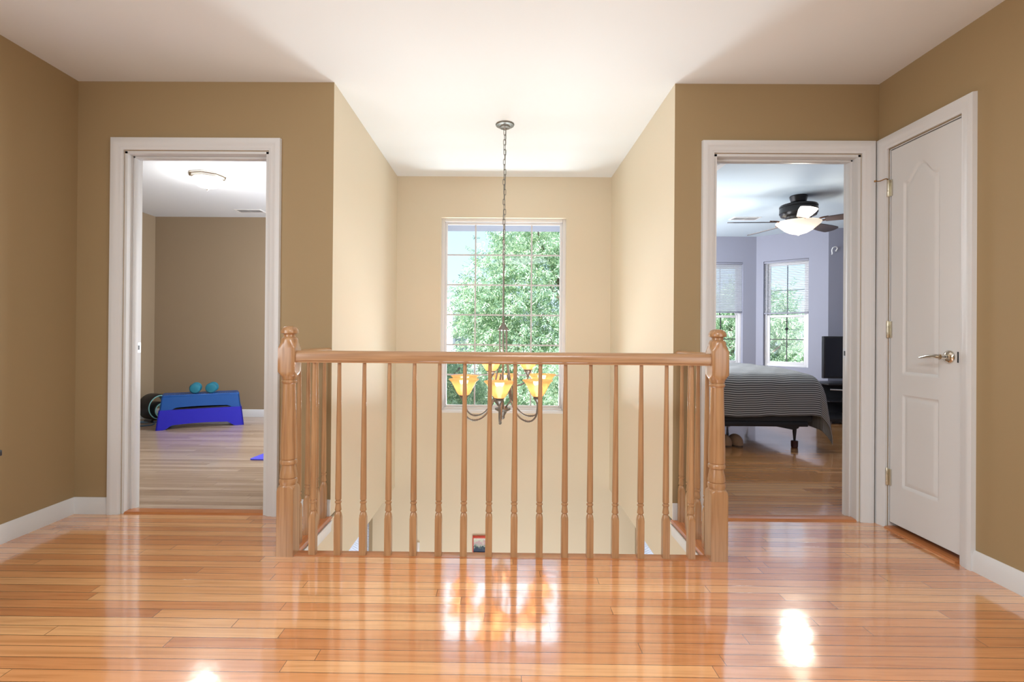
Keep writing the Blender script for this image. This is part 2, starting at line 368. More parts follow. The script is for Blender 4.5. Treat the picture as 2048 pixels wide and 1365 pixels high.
box(bm, -4.4, XA-T, DB+0.9, 6.36, ZB, -0.021); box(bm, XB+T, 5.7, DB+0.9, 7.38, ZB, -0.021)
tag(obj('ceiling_lower', bm, M['cream']), kind='structure')
# oak border of the opening
bm = B()
def noseprof(s): return [(0, -0.022), (0.060*s, -0.022), (0.069*s, -0.016), (0.073*s, -0.010), (0.069*s, -0.003), (0.062*s, 0.001), (0, 0.001)]
prism(bm, [(EY-0.065+u, z) for u, z in noseprof(1)], XA-0.072, XB+0.072, 'x')
tag(obj('trim_1', bm, M['oak_or']), kind='structure')
for s, xe in ((1, XA-0.072), (-1, XB+0.072)):
    bm = B(); prism(bm, [(xe+u*s*1.15, z) for u, z in [(a, b) for a, b in noseprof(1)]], EY-0.060, D, 'y')
    tag(obj('trim_2', bm, M['oak_ory']), kind='structure')
# white moulding under the nosing
for s, xe in ((1, XA), (-1, XB)):
    bm = B(); prism(bm, [(xe, -0.023), (xe+0.011*s, -0.023), (xe+0.011*s, -0.038), (xe+0.007*s, -0.047), (xe+0.005*s, -0.085), (xe, -0.087)], EY, D, 'y')
    tag(obj('trim_3', bm, M['trim']), kind='structure')
# ceilings
slab('ceiling', XL-T, XR+0.85, -2.4, D, HT, HT+0.1, M['ceil'])
slab('ceiling_stair', XA-T/2, XB+T/2, D, DB+0.16, HT, HT+0.1, M['ceil'])
slab('ceiling_exercise_room', -4.4, XA-T/2, D, 6.36, HT, HT+0.1, M['ceil_cool'])
bm = B(); box(bm, XB+T/2, 5.7, D, 6.65, HT, HT+0.1); box(bm, XB+T/2, 4.35, 6.65, 7.38, HT, HT+0.1)
tag(obj('ceiling_bedroom', bm, M['ceil_blue']), kind='structure')
# eave outside over the stair window
slab('trim_eave', XA-T+0.005, XB+T-0.005, DB+0.17, DB+0.62, 2.075, 2.16, principled('grey_soffit', (0.20, 0.20, 0.25), 0.8))

# baseboards
def base(name, p0, p1, h=0.092, mat=None):
    p0, p1 = Vector(p0), Vector(p1); L = (p1-p0).length; d = (p1-p0)/L; n = Vector((d.y, -d.x))
    pr = [(0, 0), (0.013, 0), (0.013, h*0.72), (0.010, h*0.80), (0.008, h*0.90), (0.004, h), (0, h)]
    bm = B(); rings(bm, [[(p.x+n.x*a, p.y+n.y*a, b) for a, b in pr] for p in (p0, p1)])
    tag(obj(name, bm, mat or M['trim']), kind='structure')
base('baseboard_left', (XL, -2.3), (XL, D)); base('baseboard_front_left', (XL, D), (-2.222, D)); base('baseboard_front_left', (-1.262, D), (XA, D))
base('baseboard_front_right', (XB, D), (1.100, D)); base('baseboard_right', (XR, 2.290), (XR, -2.3))
base('baseboard_exercise_back', (-4.28, 6.24), (XA-T, 6.24)); base('baseboard_exercise_left', (-4.28, D+T), (-4.28, 6.24))
base('baseboard_bedroom_back', (XB+T, 7.26), (3.55, 7.26)); base('baseboard_bedroom_bay', BA, BBv); base('baseboard_bedroom_alcove', (4.18, 6.65), (5.6, 6.65))

# ------------------------------------------------------------------ door openings with moulded casings
CW = 0.068
CPROF = [(0.006, 0.0), (0.006, 0.010), (0.016, 0.013), (0.020, 0.016), (0.040, 0.017), (0.046, 0.021), (0.058, 0.022), (CW+0.004, 0.020), (CW+0.006, 0.0)]
def casing(bm, u0, u1, zt, P, out):
    """P(u,z)->Vector on the wall face, out = unit normal; profile a = distance outward from the opening"""
    fr = []
    ux = (P(1, 0)-P(0, 0)); uz = Vector((0, 0, 1))
    fr.append((P(u0, 0), -ux, out)); fr.append((P(u0, zt), -ux+uz, out)); fr.append((P(u1, zt), ux+uz, out)); fr.append((P(u1, 0), ux, out))
    sweep(bm, CPROF, fr)
def doorway(name, x0, x1, strike_side):
    r = empty(name, (x0, D, 0)); tag(r, kind='structure')
    bm = B(); casing(bm, 0, x1-x0, DH, lambda u, z: Vector((u, 0, z)), Vector((0, -1, 0))); obj('casing', bm, M['trim'], r)
    bm = B(); w_ = x1-x0
    box(bm, -0.002, 0.012, -0.001, T+0.001, 0, DH); box(bm, w_-0.012, w_+0.002, -0.001, T+0.001, 0, DH); box(bm, -0.002, w_+0.002, -0.001, T+0.001, DH-0.012, DH+0.002)
    obj('jamb', bm, M['trim'], r)
    bm = B()
    for a, b in ((0.012, 0.024), (w_-0.024, w_-0.012)): box(bm, a, b, 0.045, 0.082, 0, DH-0.012, 0.002)
    box(bm, 0.012, w_-0.012, 0.045, 0.082, DH-0.024, DH-0.012, 0.002)
    obj('door_stop', bm, M['trim'], r)
    bm = B(); xx = 0.012 if strike_side < 0 else w_-0.0135
    box(bm, xx, xx+0.0015, 0.090, 0.118, 0.905, 0.962); sp = obj('strike_plate', bm, M['silver'], r)
    bm = B(); xx = 0.0135 if strike_side < 0 else w_-0.0145
    box(bm, xx, xx+0.001, 0.097, 0.109, 0.920, 0.947); obj('latch_hole', bm, M['black'], sp)
    bm = B(); prism(bm, [(-0.006, 0), (0.004, 0.010), (0.050, 0.013), (0.066, 0.010), (0.076, 0)], 0.012, w_-0.012, 'x'); obj('threshold', bm, M['oak_or'], r)
    return r
doorway('door_1', LD[0], LD[1], -1)
doorway('door_2', RD[0], RD[1], 1)

# closet door in the right-hand wall
def closet():
    r = empty('door_3', (XR, CY0, 0)); tag(r, kind='structure')
    w_ = CY1-CY0
    bm = B(); casing(bm, 0, w_, DH, lambda u, z: Vector((0, u, z)), Vector((-1, 0, 0)))
    obj('casing', bm, M['trim'], r)
    bm = B(); box(bm, 0, T, -0.002, 0.004, 0, DH); box(bm, 0, T, w_-0.004, w_+0.002, 0, DH); box(bm, 0, T, -0.002, w_+0.002, DH-0.004, DH+0.002); obj('jamb', bm, M['trim'], r)
    # leaf: moulded grid, front face towards -x
    z0, z1, y0, y1 = 0.034, DH-0.008, 0.007, w_-0.007
    ny, nz = 76, 300
    pc, hw = 2.588-CY0, 0.113
    def sd(y, z):
        q = abs(y-pc)
        a = min(hw-q, z-0.243, 0.728-z)
        t = q/hw; top = 1.842 + 0.075*(0.5+0.5*math.cos(PI*min(1, t/0.80)))
        b = min(hw-q, z-0.838, (top-z)*0.86)
        return max(a, b)
    def dep(s):
        if s <= 0: return 0
        if s < 0.010: return 0.008*(s/0.010)
        if s < 0.030: return 0.008-0.006*((s-0.010)/0.020)
        return 0.002
    bm = B(); g = []
    for j in range(nz+1):
        z = z0+(z1-z0)*j/nz
        g.append([bm.verts.new((0.004+dep(sd(y0+(y1-y0)*i/ny, z)), y0+(y1-y0)*i/ny, z)) for i in range(ny+1)])
    for j in range(nz):
        for i in range(ny): bm.faces.new((g[j][i], g[j][i+1], g[j+1][i+1], g[j+1][i]))
    box(bm, 0.0125, 0.040, y0, y1, z0, z1)
    for (ya, yb, za, zb) in ((y0, y0+0.001, z0, z1), (y1-0.001, y1, z0, z1), (y0, y1, z0, z0+0.001), (y0, y1, z1-0.001, z1)): box(bm, 0.004, 0.013, ya, yb, za, zb)
    for f in bm.faces: f.smooth = True
    lf = obj('door_leaf', bm, M['trim'], r)
    # lever handle
    hy, hz = 2.417-CY0, 0.938
    bm = B(); lathe(bm, [(0.031, 0.0), (0.031, 0.004), (0.027, 0.010), (0.018, 0.014), (0.012, 0.016), (0.011, 0.045), (0.013, 0.048)], 32, ax='x')
    bmesh.ops.scale(bm, vec=(-1, 1, 1), verts=bm.verts)
    pts = curve([(-0.048, -0.006, 0), (-0.054, 0.020, 0.002), (-0.052, 0.060, 0.0), (-0.046, 0.100, -0.006), (-0.043, 0.118, -0.008)], 5)
    n_ = len(pts); tube(bm, pts, [0.011-0.004*i/n_ for i in range(n_)], 12)
    obj('lever_handle', bm, M['chrome'], lf, (0.004, hy, hz))
    bm = B(); box(bm, -0.0005, 0.003, 2.368-CY0, 2.372-CY0, 0.913, 0.963); obj('latch_slot', bm, M['black'], lf)
    for k, hz in enumerate((1.835, 1.070, 0.275)):
        bm = B(); lathe(bm, [(0.0055, -0.045), (0.0065, -0.043), (0.0065, -0.016), (0.005, -0.015), (0.0065, -0.014), (0.0065, 0.014), (0.005, 0.015), (0.0065, 0.016), (0.0065, 0.043), (0.004, 0.048)], 12, (-0.006, w_+0.001, hz))
        box(bm, -0.002, 0.002, w_-0.020, w_+0.014, hz-0.044, hz+0.044)
        h = obj('hinge', bm, M['brass'], r)
        if k == 0:
            bm = B(); tube(bm, curve([(-0.006, w_+0.004, hz+0.050), (-0.022, w_-0.002, hz+0.052), (-0.046, w_+0.006, hz+0.042), (-0.066, w_+0.012, hz+0.042)], 4), 0.0028, 8)
            lathe(bm, [(0.006, 0), (0.006, 0.008)], 12, (-0.068, w_+0.012, hz+0.038))
            obj('hinge_stop', bm, principled('tarnished_brass', (0.36, 0.20, 0.08), 0.4, 0.9), h)
    bm = B(); prism(bm, [(-0.024, 0), (-0.020, 0.008), (0.004, 0.012), (0.10, 0.012), (0.10, 0)], 0.004, w_-0.002, 'y'); obj('threshold', bm, M['oak_ory'], r)
closet()

# ------------------------------------------------------------------ stair railing
rail = tag(empty('stair_railing', ((NL+NR)/2, DR, 0)), 'honey oak railing with turned balusters and two newel posts guarding the stair opening', 'railing')
ox = (NL+NR)/2
nprof = [(0.06, 0), (0.06, 0.300), (0.0505, 0.312), (0.043, 0.320), (0.0365, 0.324), (0.0365, 0.326), (0.040, 0.334), (0.0405, 0.342), (0.039, 0.350), (0.034, 0.354), (0.0385, 0.358), (0.0385, 0.366), (0.036, 0.385), (0.0305, 0.412), (0.030, 0.416), (0.037, 0.420), (0.0385, 0.428), (0.037, 0.436), (0.033, 0.440),
         (0.0365, 0.444), (0.0365, 0.50), (0.034, 0.60), (0.0305, 0.72), (0.029, 0.790), (0.033, 0.794), (0.0355, 0.800), (0.033, 0.806), (0.029, 0.809), (0.032, 0.812), (0.034, 0.822), (0.038, 0.828), (0.0455, 0.838), (0.060, 0.848), (0.060, 0.955), (0.0455, 0.970), (0.039, 0.984), (0.0375, 0.996), (0.033, 1.004), (0.0265, 1.008), (0.0255, 1.018), (0.028, 1.021),
         (0.0385, 1.024), (0.0395, 1.030), (0.0375, 1.040), (0.031, 1.050), (0.021, 1.056), (0.008, 1.058)]
for x in (NL, NR):
    bm = B(); turned(bm, 0.0383, nprof, 64); obj('newel_post', bm, M['oak'], rail, (x-ox, 0, 0))
bprof = [(0.03, 0), (0.03, 0.172), (0.0190, 0.183), (0.0145, 0.194), (0.0105, 0.200), (0.0105, 0.202), (0.0145, 0.205), (0.0155, 0.209), (0.0145, 0.213), (0.0125, 0.230), (0.0118, 0.236), (0.0115, 0.238), (0.0148, 0.240), (0.0155, 0.243), (0.0148, 0.247), (0.0115, 0.249), (0.0115, 0.252), (0.0145, 0.256), (0.0142, 0.32), (0.0115, 0.62), (0.0085, 0.893)]
bm = B(); turned(bm, 0.0155, bprof, 24); bal0 = obj('baluster', bm, M['oak'], rail)
sp = (NR-NL)/17; first = True
spots = [(NL-ox+sp*k, 0) for k in range(1, 17)] + [(x-ox, sp*k) for x in (NL, NR) for k in range(1, 5)]
for sx, sy in spots:
    o = bal0 if first else bal0.copy()
    if not first: COL.objects.link(o); o.parent = rail
    first = False; o.location = (sx, sy, 0.0)
def hprof(): return [(-0.022, 0.890), (0.022, 0.890), (0.023, 0.896), (0.030, 0.901), (0.031, 0.918), (0.029, 0.932), (0.022, 0.941), (0.010, 0.945), (-0.010, 0.945), (-0.022, 0.941), (-0.029, 0.932), (-0.031, 0.918), (-0.030, 0.901), (-0.023, 0.896)]
bm = B(); prism(bm, hprof(), NL-ox+0.036, NR-ox-0.036, 'x'); obj('handrail', bm, M['oak_x'], rail)
for x in (NL, NR):
    bm = B(); prism(bm, [(x-ox+u, z) for u, z in hprof()], 0.036, D-DR, 'y'); obj('handrail', bm, M['oak_y'], rail)

# ------------------------------------------------------------------ windows
def window(name, loc, rz, W, H, depth, cols, rows, sash, gmat, halfmeet=None):
    """local: x along the wall (0..W), y = outward, z up from the bottom of the hole"""
    r = empty(name, loc, rz); tag(r, kind='structure')
    bm = B(); t = 0.035; d0 = depth
    for a, b, c, e in ((0, t, 0, H), (W-t, W, 0, H), (t, W-t, 0, t), (t, W-t, H-t, H)): box(bm, a, b, d0, d0+0.06, c, e, 0.004)
    obj('frame', bm, M['vinyl'], r)
    panes = [(t, H-t, 0.03)] if not sash else [(t, H*sash+0.018, 0.012), (H*sash-0.018, H-t, 0.038)]
    for (z0, z1, dy) in panes:
        bm = B(); s = 0.022 if not sash else 0.034; y0 = d0+dy-0.006; y1 = y0+0.024
        for a, b, c, e in ((t, t+s, z0, z1), (W-t-s, W-t, z0, z1), (t+s, W-t-s, z0, z0+s), (t+s, W-t-s, z1-s, z1)): box(bm, a, b, y0, y1, c, e, 0.003)
        so = obj('sash', bm, M['vinyl'], r)
        gx0, gx1, gz0, gz1 = t+s, W-t-s, z0+s, z1-s
        bm = B(); rr = rows if not sash else rows//2; gw = 0.0065 if not sash else 0.006
        for k in range(1, cols): x = gx0+(gx1-gx0)*k/cols; box(bm, x-gw, x+gw, y0+0.010, y0+0.016, gz0, gz1)
        for k in range(1, rr): z = gz0+(gz1-gz0)*k/rr; box(bm, gx0, gx1, y0+0.0095, y0+0.0165, z-gw, z+gw)
        obj('grille', bm, gmat, so)
        bm = B(); box(bm, gx0-0.002, gx1+0.002, y0+0.019, y0+0.022, gz0-0.002, gz1+0.002); obj('pane', bm, M['glass'], so)
    return r
wn = window('window_1', (WX0, DB, WZ0), 0, WX1-WX0, WZ1-WZ0, 0.05, 4, 6, None, M['grille'])
bm = B(); W_ = WX1-WX0; H_ = WZ1-WZ0
box(bm, 0, W_, -0.004, 0.052, -0.004, 0.018, 0.003)
obj('sill', bm, M['white'], wn)
bm = B(); box(bm, 0.0, 0.006, 0, 0.05, 0.018, H_); box(bm, W_-0.006, W_, 0, 0.05, 0.018, H_); box(bm, 0.006, W_-0.006, 0, 0.05, H_-0.006, H_); obj('reveal', bm, M['cream'], wn)

def blind(loc, rz, W, top, drop, tilt, label, railmat, group=None, thick=0.003, wand=True):
    r = tag(empty('window_blind', loc, rz), label, 'blind', group)
    bm = B(); box(bm, 0.004, W-0.004, 0.008, 0.040, top-0.030, top-0.002, 0.003); obj('headrail', bm, railmat, r)
    bm = B(); n = int((drop-0.045)/0.0235); ca, sa = math.cos(tilt)*0.0125, math.sin(tilt)*0.0125
    for k in range(n):
        z = top-0.042-k*0.0235; c = 0.024
        pr = [(c-ca, z-sa), (c, z+0.0018), (c+ca, z+sa), (c+ca, z+sa-0.0008), (c, z+0.0008), (c-ca, z-sa-0.0008)]
        prism(bm, pr, 0.006, W-0.006, 'x')
    obj('slats', bm, M['blind'], r)
    bm = B(); box(bm, 0.005, W-0.005, 0.011, 0.037, top-drop, top-drop+0.022, 0.004); obj('bottom_rail', bm, railmat, r)
    bm = B()
    for x in (0.09, W/2, W-0.09): box(bm, x-0.0008, x+0.0008, 0.0115, 0.0123, top-drop+0.01, top-0.03)
    obj('ladder_cord', bm, M['blind'], r)
    if wand:
        bm = B(); tube(bm, [(0.045, 0.004, top-0.03), (0.043, 0.002, top-1.03)], 0.0035, 8); obj('tilt_wand', bm, M['blind'], r)
    return r
H2 = BW[3]-BW[2]
window('window_2', (BW[0], 7.26, BW[2]), 0, BW[1]-BW[0], H2, 0.055, 2, 4, 0.475, M['grille_dark'])
blind((BW[0], 7.26, BW[2]), 0, BW[1]-BW[0], H2, 0.715, 0.95, 'half-lowered white slatted blind in the flat bay window left of the angled one', M['blind_rail'], thick=0.003, wand=False)
dv = (BBv-BA).normalized(); arot = math.atan2(dv.y, dv.x)
aw0 = BA+dv*AW[0]
window('window_3', (aw0.x, aw0.y, AW[2]), arot, AW[1]-AW[0], H2, 0.055, 2, 4, 0.475, M['grille_dark'])
blind((aw0.x, aw0.y, AW[2]), arot, AW[1]-AW[0], H2, 0.735, 0.32, 'half-lowered open white slatted blind in the angled bay window beside the television', M['blind_rail'])
# lower bay windows
d45 = math.radians(135)
p = Vector((-1.163, DB)); dd = Vector((-1, 1)).normalized()
q = p+dd*0.86
window('window_4', (q.x, q.y, -2.2), math.radians(-45), 0.80, 1.54, 0.05, 1, 2, 0.5, M['grille'])
blind((q.x, q.y, -2.2), math.radians(-45), 0.80, 1.54, 1.50, 0.5, 'lowered white slatted blind downstairs, seen behind the left balusters below the floor edge', M['blind'], wand=False)
p = Vector((1.178, DB)); dd = Vector((1, 1)).normalized(); q = p+dd*0.10
window('window_5', (q.x, q.y, -2.2), math.radians(45), 0.76, 1.54, 0.05, 1, 2, 0.5, M['grille'])
blind((q.x, q.y, -2.2), math.radians(45), 0.76, 1.54, 1.50, 0.5, 'lowered white slatted blind downstairs, seen behind the right balusters below the floor edge', M['blind'], wand=False)
# beads hung in the angled window
hp = BA+dv*0.398
bm = B(); tube(bm, [(0, 0, 0.10), (0, 0, -0.12)], 0.0012, 6)
for z, r_ in ((0.045, 0.010), (0.030, 0.014), (-0.055, 0.012), (-0.070, 0.026), (-0.083, 0.010)): lathe(bm, [(0.001, z-r_*0.6), (r_*0.8, z-r_*0.3), (r_, z), (r_*0.8, z+r_*0.3), (0.001, z+r_*0.6)], 12)
tag(obj('hanging_ornament', bm, M['black'], loc=(hp.x-0.012, hp.y-0.012, 1.205)), 'small dark beaded ornament hanging in front of the angled bay window', 'ornament')

# ------------------------------------------------------------------ chandelier
CHX, CHY = -0.006, 3.44
ch = tag(empty('chandelier', (CHX, CHY, HT)), 'two-tier pewter chandelier with nine lit amber glass shades hanging over the stairwell', 'chandelier')
def zz(z): return z-HT
bm = B(); lathe(bm, [(0.062, 0.0), (0.063, -0.004), (0.060, -0.010), (0.042, -0.015), (0.036, -0.017), (0.034, -0.026), (0.014, -0.032), (0.006, -0.040)], 40); obj('canopy', bm, M['bronze'], ch)
bm = B(); z = -0.040; k = 0
while z > zz(1.475):
    a = 0.0205; b = 0.0085; ox_ = 0.0025*math.sin(k*1.7); ang = k*PI/2+0.5+0.22*math.sin(k*2.3)
    pts = []
    for i in range(17):
        t = 2*PI*i/16; u = b*math.cos(t); v = (a-b)*(1 if math.sin(t) > 0 else -1)+b*math.sin(t) if abs(math.sin(t)) > 1e-6 else 0
        pts.append((ox_+u*math.cos(ang), u*math.sin(ang), z-0.014+v))
    tube(bm, pts, 0.0021, 6, cap=False); z -= 0.0335; k += 1
obj('chain', bm, M['bronze'], ch)
bm = B(); tube(bm, curve([(0.004, 0.002, -0.04), (0.003, -0.003, -0.3), (-0.003, 0.002, -0.6), (0.002, 0.0, zz(1.46))], 8), 0.0016, 6); obj('cord', bm, M['bronze'], ch)
bm = B(); lathe(bm, [(0.002, zz(1.475)), (0.0045, zz(1.470)), (0.0050, zz(1.15)), (0.0065, zz(1.145)), (0.0095, zz(1.138)), (0.0065, zz(1.130)), (0.0055, zz(1.124)), (0.0090, zz(1.118)), (0.0055, zz(1.108)), (0.010, zz(1.100)), (0.018, zz(1.086)), (0.030, zz(1.070)), (0.0385, zz(1.062)), (0.0385, zz(1.056)), (0.020, zz(1.052))], 32); obj('stem', bm, M['bronze'], ch)
LA = [math.radians(a) for a in (266, 319, 23, 90, 155, 211)]
UA = [math.radians(a) for a in (3, 123, 243)]
for a in LA:
    ca, sa = math.cos(a), math.sin(a)
    bm = B(); path = [(0.026, 1.058), (0.026, 0.93), (0.034, 0.84), (0.056, 0.72), (0.075, 0.640), (0.062, 0.585), (0.028, 0.545), (0.018, 0.528)]
    pts = curve([(r_*ca, r_*sa, zz(z_)) for r_, z_ in path], 6); tube(bm, pts, 0.0048, 8); obj('body_rod', bm, M['bronze'], ch)
bm = B(); lathe(bm, [(0.004, zz(1.055)), (0.006, zz(1.05)), (0.006, zz(0.60)), (0.010, zz(0.545)), (0.050, zz(0.535)), (0.053, zz(0.528)), (0.050, zz(0.522)), (0.030, zz(0.512)), (0.018, zz(0.490)), (0.013, zz(0.478)), (0.015, zz(0.472)), (0.010, zz(0.462)), (0.002, zz(0.458))], 32); obj('hub', bm, M['bronze'], ch)
shp = [(0.024, 0.0), (0.033, 0.004), (0.044, 0.018), (0.056, 0.042), (0.068, 0.066), (0.078, 0.084), (0.086, 0.094), (0.095, 0.101), (0.0965, 0.104)]
shade_prof = shp + [(r_-0.003, z_+0.0008) for r_, z_ in reversed(shp)]
def shade(a, R, zcup, arm_pts):
    ca, sa = math.cos(a), math.sin(a)
    bm = B(); pts = curve([(r_*ca, r_*sa, zz(z_)) for r_, z_ in arm_pts], 7); tube(bm, pts, 0.0056, 8)
    low = min(pts, key=lambda p_: p_.z)
    i0 = pts.index(low)
    for di in (-2, 0, 2):
        p_ = pts[max(1, min(len(pts)-2, i0+di))]; lathe(bm, [(0.003, -0.004), (0.0085, -0.002), (0.0085, 0.002), (0.003, 0.004)], 12, (p_.x, p_.y, p_.z), ax='x' if abs(ca) > 0.7 else 'y')
    arm = obj('arm', bm, M['bronze'], ch)
    bm = B(); lathe(bm, [(0.005, -0.050), (0.008, -0.046), (0.009, -0.036), (0.012, -0.030), (0.020, -0.018), (0.026, -0.012), (0.027, -0.004), (0.024, 0.0), (0.030, 0.002), (0.030, 0.005), (0.012, 0.006)], 24); obj('lamp_socket', bm, M['bronze'], arm, (R*ca, R*sa, zz(zcup)))
    bm = B(); lathe(bm, shade_prof, 40, cap=False); obj('lamp_shade', bm, M['amber'], arm, (R*ca, R*sa, zz(zcup)+0.003))
    bm = B(); lathe(bm, [(0.010, 0.006), (0.012, 0.020), (0.022, 0.045), (0.024, 0.058), (0.018, 0.072), (0.006, 0.080)], 16); obj('bulb', bm, M['bulb'], arm, (R*ca, R*sa, zz(zcup)))
    l = lamp('chandelier_lamp', 'POINT', (R*ca, R*sa, zz(zcup)+0.094), 0.62, (1.0, 0.93, 0.84), shadow_soft_size=0.03); l.parent = arm
for a in LA: shade(a, 0.292, 0.632 + (0.014 if math.sin(a) > 0.2 and math.cos(a) > 0.5 else 0), [(0.050, 0.660), (0.062, 0.610), (0.090, 0.550), (0.140, 0.492), (0.195, 0.470), (0.245, 0.476), (0.280, 0.510), (0.291, 0.560), (0.292, 0.590)])
for a in UA: shade(a, 0.168, 0.790, [(0.030, 0.760), (0.040, 0.720), (0.075, 0.690), (0.120, 0.690), (0.155, 0.715), (0.168, 0.745), (0.168, 0.752)])

# ------------------------------------------------------------------ wall pieces low in the stairwell
pc = tag(empty('framed_picture', (-0.205, DB, -0.845)), 'small red framed flower picture low on the stairwell back wall', 'picture')
bm = B()
for a, b, c, e in ((-0.062, -0.054, -0.078, 0.078), (0.054, 0.062, -0.078, 0.078), (-0.054, 0.054, -0.078, -0.070), (-0.054, 0.054, 0.056, 0.078)): box(bm, a, b, -0.014, 0, c, e, 0.002)
obj('frame', bm, principled('red_frame', (0.55, 0.06, 0.03), 0.5), pc)
m = principled('flower_print', (0.6, 0.6, 0.55), 0.6); n = N(m); x, y, z = n.sep(n.obj())
nz_ = n.noise(n.obj(), 45, 3, 0.8)
zc = n.math('ADD', n.math('MULTIPLY', z, 9.0), n.math('ADD', n.math('MULTIPLY', nz_, 1.1), -0.05))
n.put(n.b.inputs['Base Color'], n.ramp(zc, [(0.0, (0.02, 0.04, 0.09)), (0.25, (0.05, 0.09, 0.10)), (0.42, (0.42, 0.48, 0.42)), (0.62, (0.60, 0.36, 0.44)), (0.8, (0.55, 0.62, 0.52)), (1.0, (0.72, 0.74, 0.66))]))
bm = B(); box(bm, -0.054, 0.054, -0.006, 0, -0.070, 0.056); obj('print', bm, m, pc)
bm = B(); box(bm, -0.011, 0.011, -0.016, 0, -0.050, 0.050, 0.004); lathe(bm, [(0.004, -0.020), (0.004, -0.014)], 12, (0, 0, 0.005), ax='y')
tag(obj('wall_sensor', bm, M['white'], loc=(-0.750, DB, -0.880)), 'tiny narrow white wall sensor low on the stairwell back wall, left of the red picture', 'sensor')

# ------------------------------------------------------------------ exercise room
st = tag(empty('step_platform', (-3.608, 5.29, 0), math.atan2(0.41, 0.714)), 'blue aerobic step platform on dark blue risers, on the pale floor through the left doorway', 'step platform')
SL, SD = 0.823, 0.36
def ring4(x0, x1, y0, y1, z, r_=0.02, n=4):
    pts = []
    for cx, cy, a0 in ((x1-r_, y1-r_, 0), (x0+r_, y1-r_, PI/2), (x0+r_, y0+r_, PI), (x1-r_, y0+r_, 1.5*PI)):
        for i in range(n+1): a = a0+PI/2*i/n; pts.append((cx+r_*math.cos(a), cy+r_*math.sin(a), z))
    return pts
def arch_skirt(bm, z0, z1, in0, in1, amp, x0f, x1f, th=0.012):
    """four-sided tapered skirt whose long lower edges arch upward"""
    nseg = 40
    for side in (0, 1):
        vs = []
        for i in range(nseg+1):
            t = i/nseg
            def pt(z, ins, o_):
                x = ins+(SL-2*ins)*t; y = (ins*0.9+o_) if side == 0 else (SD-ins*0.9-o_)
                return (x, y, z)
            m_ = min(max((t-x0f)/(0.10), 0), 1)*min(max((x1f-t)/(0.10), 0), 1); m_ = m_*m_*(3-2*m_)
            zb = z0+amp*m_*(0.72+0.28*math.sin(PI*min(max((t-x0f)/(x1f-x0f), 0), 1)))
            f = (zb-z0)/(z1-z0); ib = in0+(in1-in0)*f
            vs.append([bm.verts.new(pt(zb, ib, 0)), bm.verts.new(pt(z1, in1, 0)), bm.verts.new(pt(z1, in1, th)), bm.verts.new(pt(zb, ib, th))])
        for a_, b_ in zip(vs, vs[1:]):
            for k_ in range(4): bm.faces.new((a_[k_], a_[(k_+1) % 4], b_[(k_+1) % 4], b_[k_]))
    for e in (0, 1):
        X0 = lambda ins, o_: (ins+o_) if e == 0 else (SL-ins-o_)
        q0 = [(X0(in0, 0), in0*0.9, z0), (X0(in0, 0), SD-in0*0.9, z0), (X0(in0, th), SD-in0*0.9, z0), (X0(in0, th), in0*0.9, z0)]
        q1 = [(X0(in1, 0), in1*0.9, z1), (X0(in1, 0), SD-in1*0.9, z1), (X0(in1, th), SD-in1*0.9, z1), (X0(in1, th), in1*0.9, z1)]
        rings(bm, [q0, q1])
bm = B(); arch_skirt(bm, 0.0, 0.205, 0.0, 0.024, 0.055, 0.08, 0.90); obj('riser', bm, M['step_low'], st)
bm = B(); arch_skirt(bm, 0.195, 0.340, 0.030, 0.048, 0.038, 0.10, 0.92)
rings(bm, [ring4(0.046, SL-0.046, 0.042, SD-0.042, 0.335), ring4(0.046, SL-0.046, 0.042, SD-0.042, 0.350), ring4(0.052, SL-0.052, 0.048, SD-0.048, 0.358), ring4(0.07, SL-0.07, 0.066, SD-0.066, 0.358)])
for k_ in range(30):
    xx = 0.085+(SL-0.17)*k_/29; box(bm, xx-0.005, xx+0.005, 0.075, SD-0.075, 0.357, 0.361)
obj('platform', bm, M['step_top'], st)
bm = B(); box(bm, 0.06, SL-0.06, 0.045, SD-0.045, 0.190, 0.215, 0.004); obj('gap_shade', bm, M['black'], st)  # shade of the gap between riser and platform, put in as a black block
for fx_ in (0.01, SL-0.10):
    for fy_ in (0.01, SD-0.06):
        bm = B(); box(bm, fx_, fx_+0.09, fy_, fy_+0.05, 0.0, 0.010); obj('rubber_foot', bm, M['black'], st)
def dumbbell(loc, rz, label):
    r = tag(empty('dumbbell', loc, rz), label, 'dumbbell', 'dumbbells on the blue step')
    hd = []
    for s in (0, 1):
        y0 = 0.0 if s == 0 else 0.145
        bm = B(); pr = [(0.030, 0), (0.046, 0.004), (0.054, 0.014), (0.055, 0.022), (0.053, 0.036), (0.044, 0.046), (0.024, 0.050)] if s == 0 else [(0.024, 0.0), (0.044, 0.004), (0.053, 0.014), (0.055, 0.028), (0.054, 0.036), (0.046, 0.046), (0.030, 0.050)]
        lathe(bm, pr, 6 if False else 28, (0, y0, 0.055), ax='y')
        for v in bm.verts: pass
        obj('weight_head', bm, M['teal'], r)
    bm = B(); lathe(bm, [(0.013, 0.048), (0.016, 0.075), (0.016, 0.12), (0.013, 0.148)], 20, (0, 0, 0.055), ax='y'); obj('grip', bm, M['teal'], r)
dumbbell((-3.345, 5.525, 0.362), 0.44, 'teal dumbbell lying end-on on the blue step, left one of the two')
dumbbell((-3.205, 5.580, 0.362), 0.36, 'teal dumbbell lying end-on on the blue step, right one of the two')
